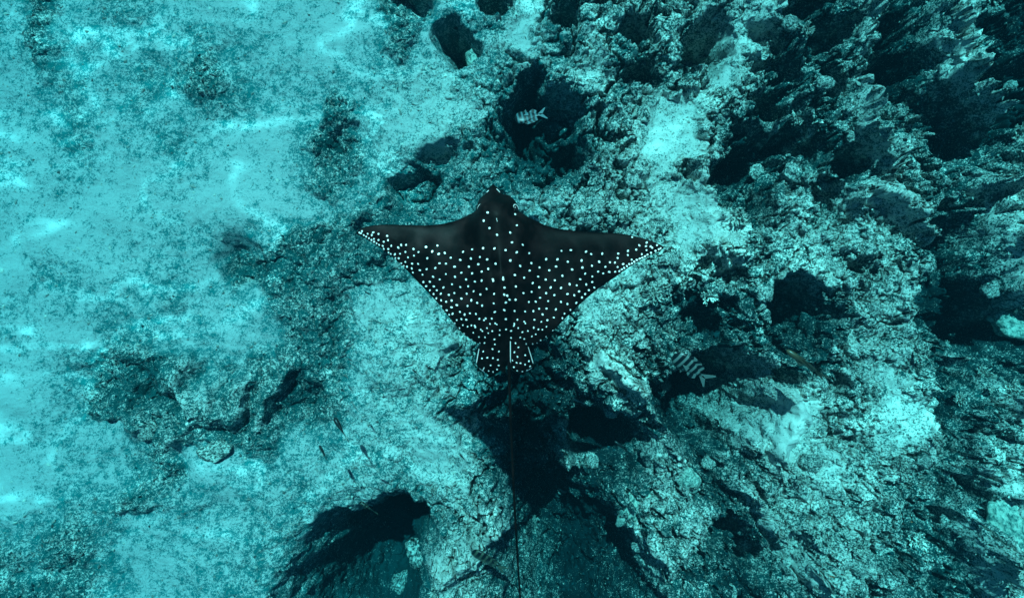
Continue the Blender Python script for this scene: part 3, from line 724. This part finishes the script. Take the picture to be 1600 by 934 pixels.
# fish: a lathe-like body with fins, one mesh each; lies along +X (head), upright along +Z
def fish_mesh(name, deep=0.40, wide=0.16, bars=0, fork=0.5):
    ns = 14; nx = 26; V = []; F = []; S = []
    def prof(t): return max(0.0, math.sin(math.pi * min(1, t ** 0.62)) ** 0.75 * (1 - 0.55 * t ** 2.2)) + (0.10 if t > 0.85 else 0.0) * (t - 0.85) / 0.15 * 2
    for i in range(nx):
        t = i / (nx - 1); h = max(0.02, prof(t)); x = 0.5 - 0.80 * t
        hz = deep / 2 * h; hy = wide / 2 * max(0.06, h * (1 - 0.55 * t))
        for k in range(ns):
            th = 2 * math.pi * k / ns
            V.append((x, hy * math.cos(th), hz * math.sin(th) - 0.01)); S.append(t)
    for i in range(nx - 1):
        for k in range(ns):
            k2 = (k + 1) % ns; F.append((i * ns + k, i * ns + k2, (i + 1) * ns + k2, (i + 1) * ns + k))
    def fin(pts, th=0.006, y0=0.0):
        o = len(V)
        for (x, z, w) in pts: V.append((x, y0 + th, z)); S.append(0.93 if w is None else w)
        for (x, z, w) in pts: V.append((x, y0 - th, z)); S.append(0.93 if w is None else w)
        n = len(pts)
        for i in range(1, n - 1):
            F.append((o, o + i, o + i + 1, o + i + 1)); F.append((o + n, o + n + i + 1, o + n + i, o + n + i))
        for i in range(n): j = (i + 1) % n; F.append((o + i, o + n + i, o + n + j, o + j))
    zt = deep * 0.15
    fin([(-0.26, 0.03, 1.2), (-0.50, fork * 0.42, 1.2), (-0.53, fork * 0.40, 1.2), (-0.40, 0.0, 1.2)]); fin([(-0.26, -0.05, 1.2), (-0.40, -0.02, 1.2), (-0.53, -fork * 0.42, 1.2), (-0.50, -fork * 0.44, 1.2)])
    fin([(0.28, deep * .34, .3), (0.15, deep * .60, .45), (-0.05, deep * .56, .6), (-0.22, deep * .40, .9), (-0.20, deep * .10, .9), (0.1, deep * .2, .5)])
    fin([(0.02, -deep * .36, .6), (-0.12, -deep * .56, .75), (-0.24, -deep * .36, .9), (-0.20, -deep * .1, .9)])
    fin([(0.20, -deep * .36, .4), (0.10, -deep * .62, 1.2), (0.07, -deep * .36, .5)])
    fin([(0.22, -0.02, 1.2), (0.06, 0.02, 1.2), (0.05, -0.10, 1.2)], 0.004, wide * 0.48); fin([(0.22, -0.02, 1.2), (0.06, 0.02, 1.2), (0.05, -0.10, 1.2)], 0.004, -wide * 0.48)
    me = bpy.data.meshes.new(name)
    # triangles were written as degenerate quads: drop the repeated corner
    me.from_pydata(V, [], [tuple(dict.fromkeys(f)) for f in F]); me.update()
    a = me.attributes.new('along', 'FLOAT', 'POINT'); a.data.foreach_set('value', np.array(S, dtype=np.float32))
    for p in me.polygons: p.use_smooth = len(p.vertices) == 4
    return me

def mat_fish(name, pale, dark, bars):
    k = Nodes(name)
    if bars:
        t = k.attr('along')
        w = k.math('SINE', k.math('MULTIPLY', t, 2 * math.pi * 5.6)); w = k.math('ADD', w, 0.35)
        m = k.ramp(w, [(0.0, (0, 0, 0)), (0.15, (1, 1, 1))])
        m = k.mix(k.ramp(t, [(0.93, (1, 1, 1)), (1.0, (0, 0, 0))]), (0, 0, 0), m)
        col = k.mix(m, pale, dark)
    else:
        col = k.mix(k.noise(7, 3, 0.5), pale, dark)
    return k.set(Base_Color=col, Roughness=0.4, Specular_IOR_Level=0.4)

def build_fish():
    bar = mat_fish('fish_barred', (0.11, 0.14, 0.13), (0.002, 0.004, 0.005), 1)
    bar2 = mat_fish('fish_barred_dusky', (0.05, 0.06, 0.04), (0.002, 0.002, 0.003), 1)
    bar_shaded = mat_fish('fish_barred_blue', (0.05, 0.10, 0.11), (0.002, 0.002, 0.003), 1)
    dark = mat_fish('fish_dark', (0.010, 0.014, 0.014), (0.004, 0.005, 0.006), 0)
    brown = mat_fish('fish_brown', (0.09, 0.045, 0.025), (0.035, 0.025, 0.012), 0)
    pale = mat_fish('fish_pale', (0.22, 0.26, 0.24), (0.03, 0.05, 0.05), 0)
    MB = fish_mesh('fish_deep', 0.46, 0.17); MS = fish_mesh('fish_slim', 0.30, 0.22, fork=0.42); MT = fish_mesh('fish_thin', 0.18, 0.15, fork=0.30)
    # head pixel, tail pixel, height, roll (90 = lying on its side, flank up), mesh, material, label
    L = [((1057,557),(1104,592),1.6,52,MB,bar,'black barred silvery fish over the dark gully right of the ray'),
         ((808,186),(849,178),1.6,-70,MB,bar_shaded,'black barred bluish fish in the shadow ahead of the ray'),
         ((742,862),(786,888),1.3,45,MB,bar2,'dusky barred fish beside the whip tail'),
         ((524,655),(543,687),1.0,20,MS,dark,'slender black fish pointing to the furrows, longest of the dark ones'),
         ((500,697),(510,717),1.0,35,MB,dark,'stubby black fish below the slender black one'),
         ((564,785),(588,801),1.0,25,MS,bar2,'dusky fish over the upper rim of the black hollow'),
         ((571,456),(584,464),0.9,10,MT,dark,'tiny dark fish over the sand patch by the wing'),
         ((544,560),(555,566),0.9,10,MT,dark,'tiny dark fish over combed turf below the wing'),
         ((645,577),(657,589),0.9,10,MT,dark,'tiny thin fish beside the pelvic fin'),
         ((719,710),(729,721),0.9,15,MS,dark,'small black fish by the pale patch left of the tail'),
         ((1234,550),(1286,588),0.45,15,MT,brown,'long slim brown fish lying in a narrow crevice'),
         ((962,690),(986,709),0.4,15,MT,dark,'thin dark fish inside the deepest dark hole'),
         ((897,624),(912,630),0.6,30,MT,pale,'small pale fish in the ray shadow'),
         ((551,630),(559,642),0.8,60,MT,pale,'small silvery fish above the slender black fish'),
         ((570,724),(586,731),0.8,60,MT,pale,'small silvery fish between the stubby black and dusky fish')]
    for (hu, hv), (tu, tv), z, roll, me, mat, lab in L:
        a = at(hu, hv, z); b = at(tu, tv, z); d = a - b; ln = d.length
        m2 = me.copy(); m2.materials.append(mat)
        o = bpy.data.objects.new('fish', m2); COL.objects.link(o)
        o.location = (a + b) / 2; o.scale = (1.18 * ln,) * 3
        o.rotation_euler = (Matrix.Rotation(math.atan2(d.y, d.x), 3, 'Z') @ Matrix.Rotation(math.radians(roll), 3, 'X')).to_euler()
        tag(o, lab, 'fish')
build_fish()
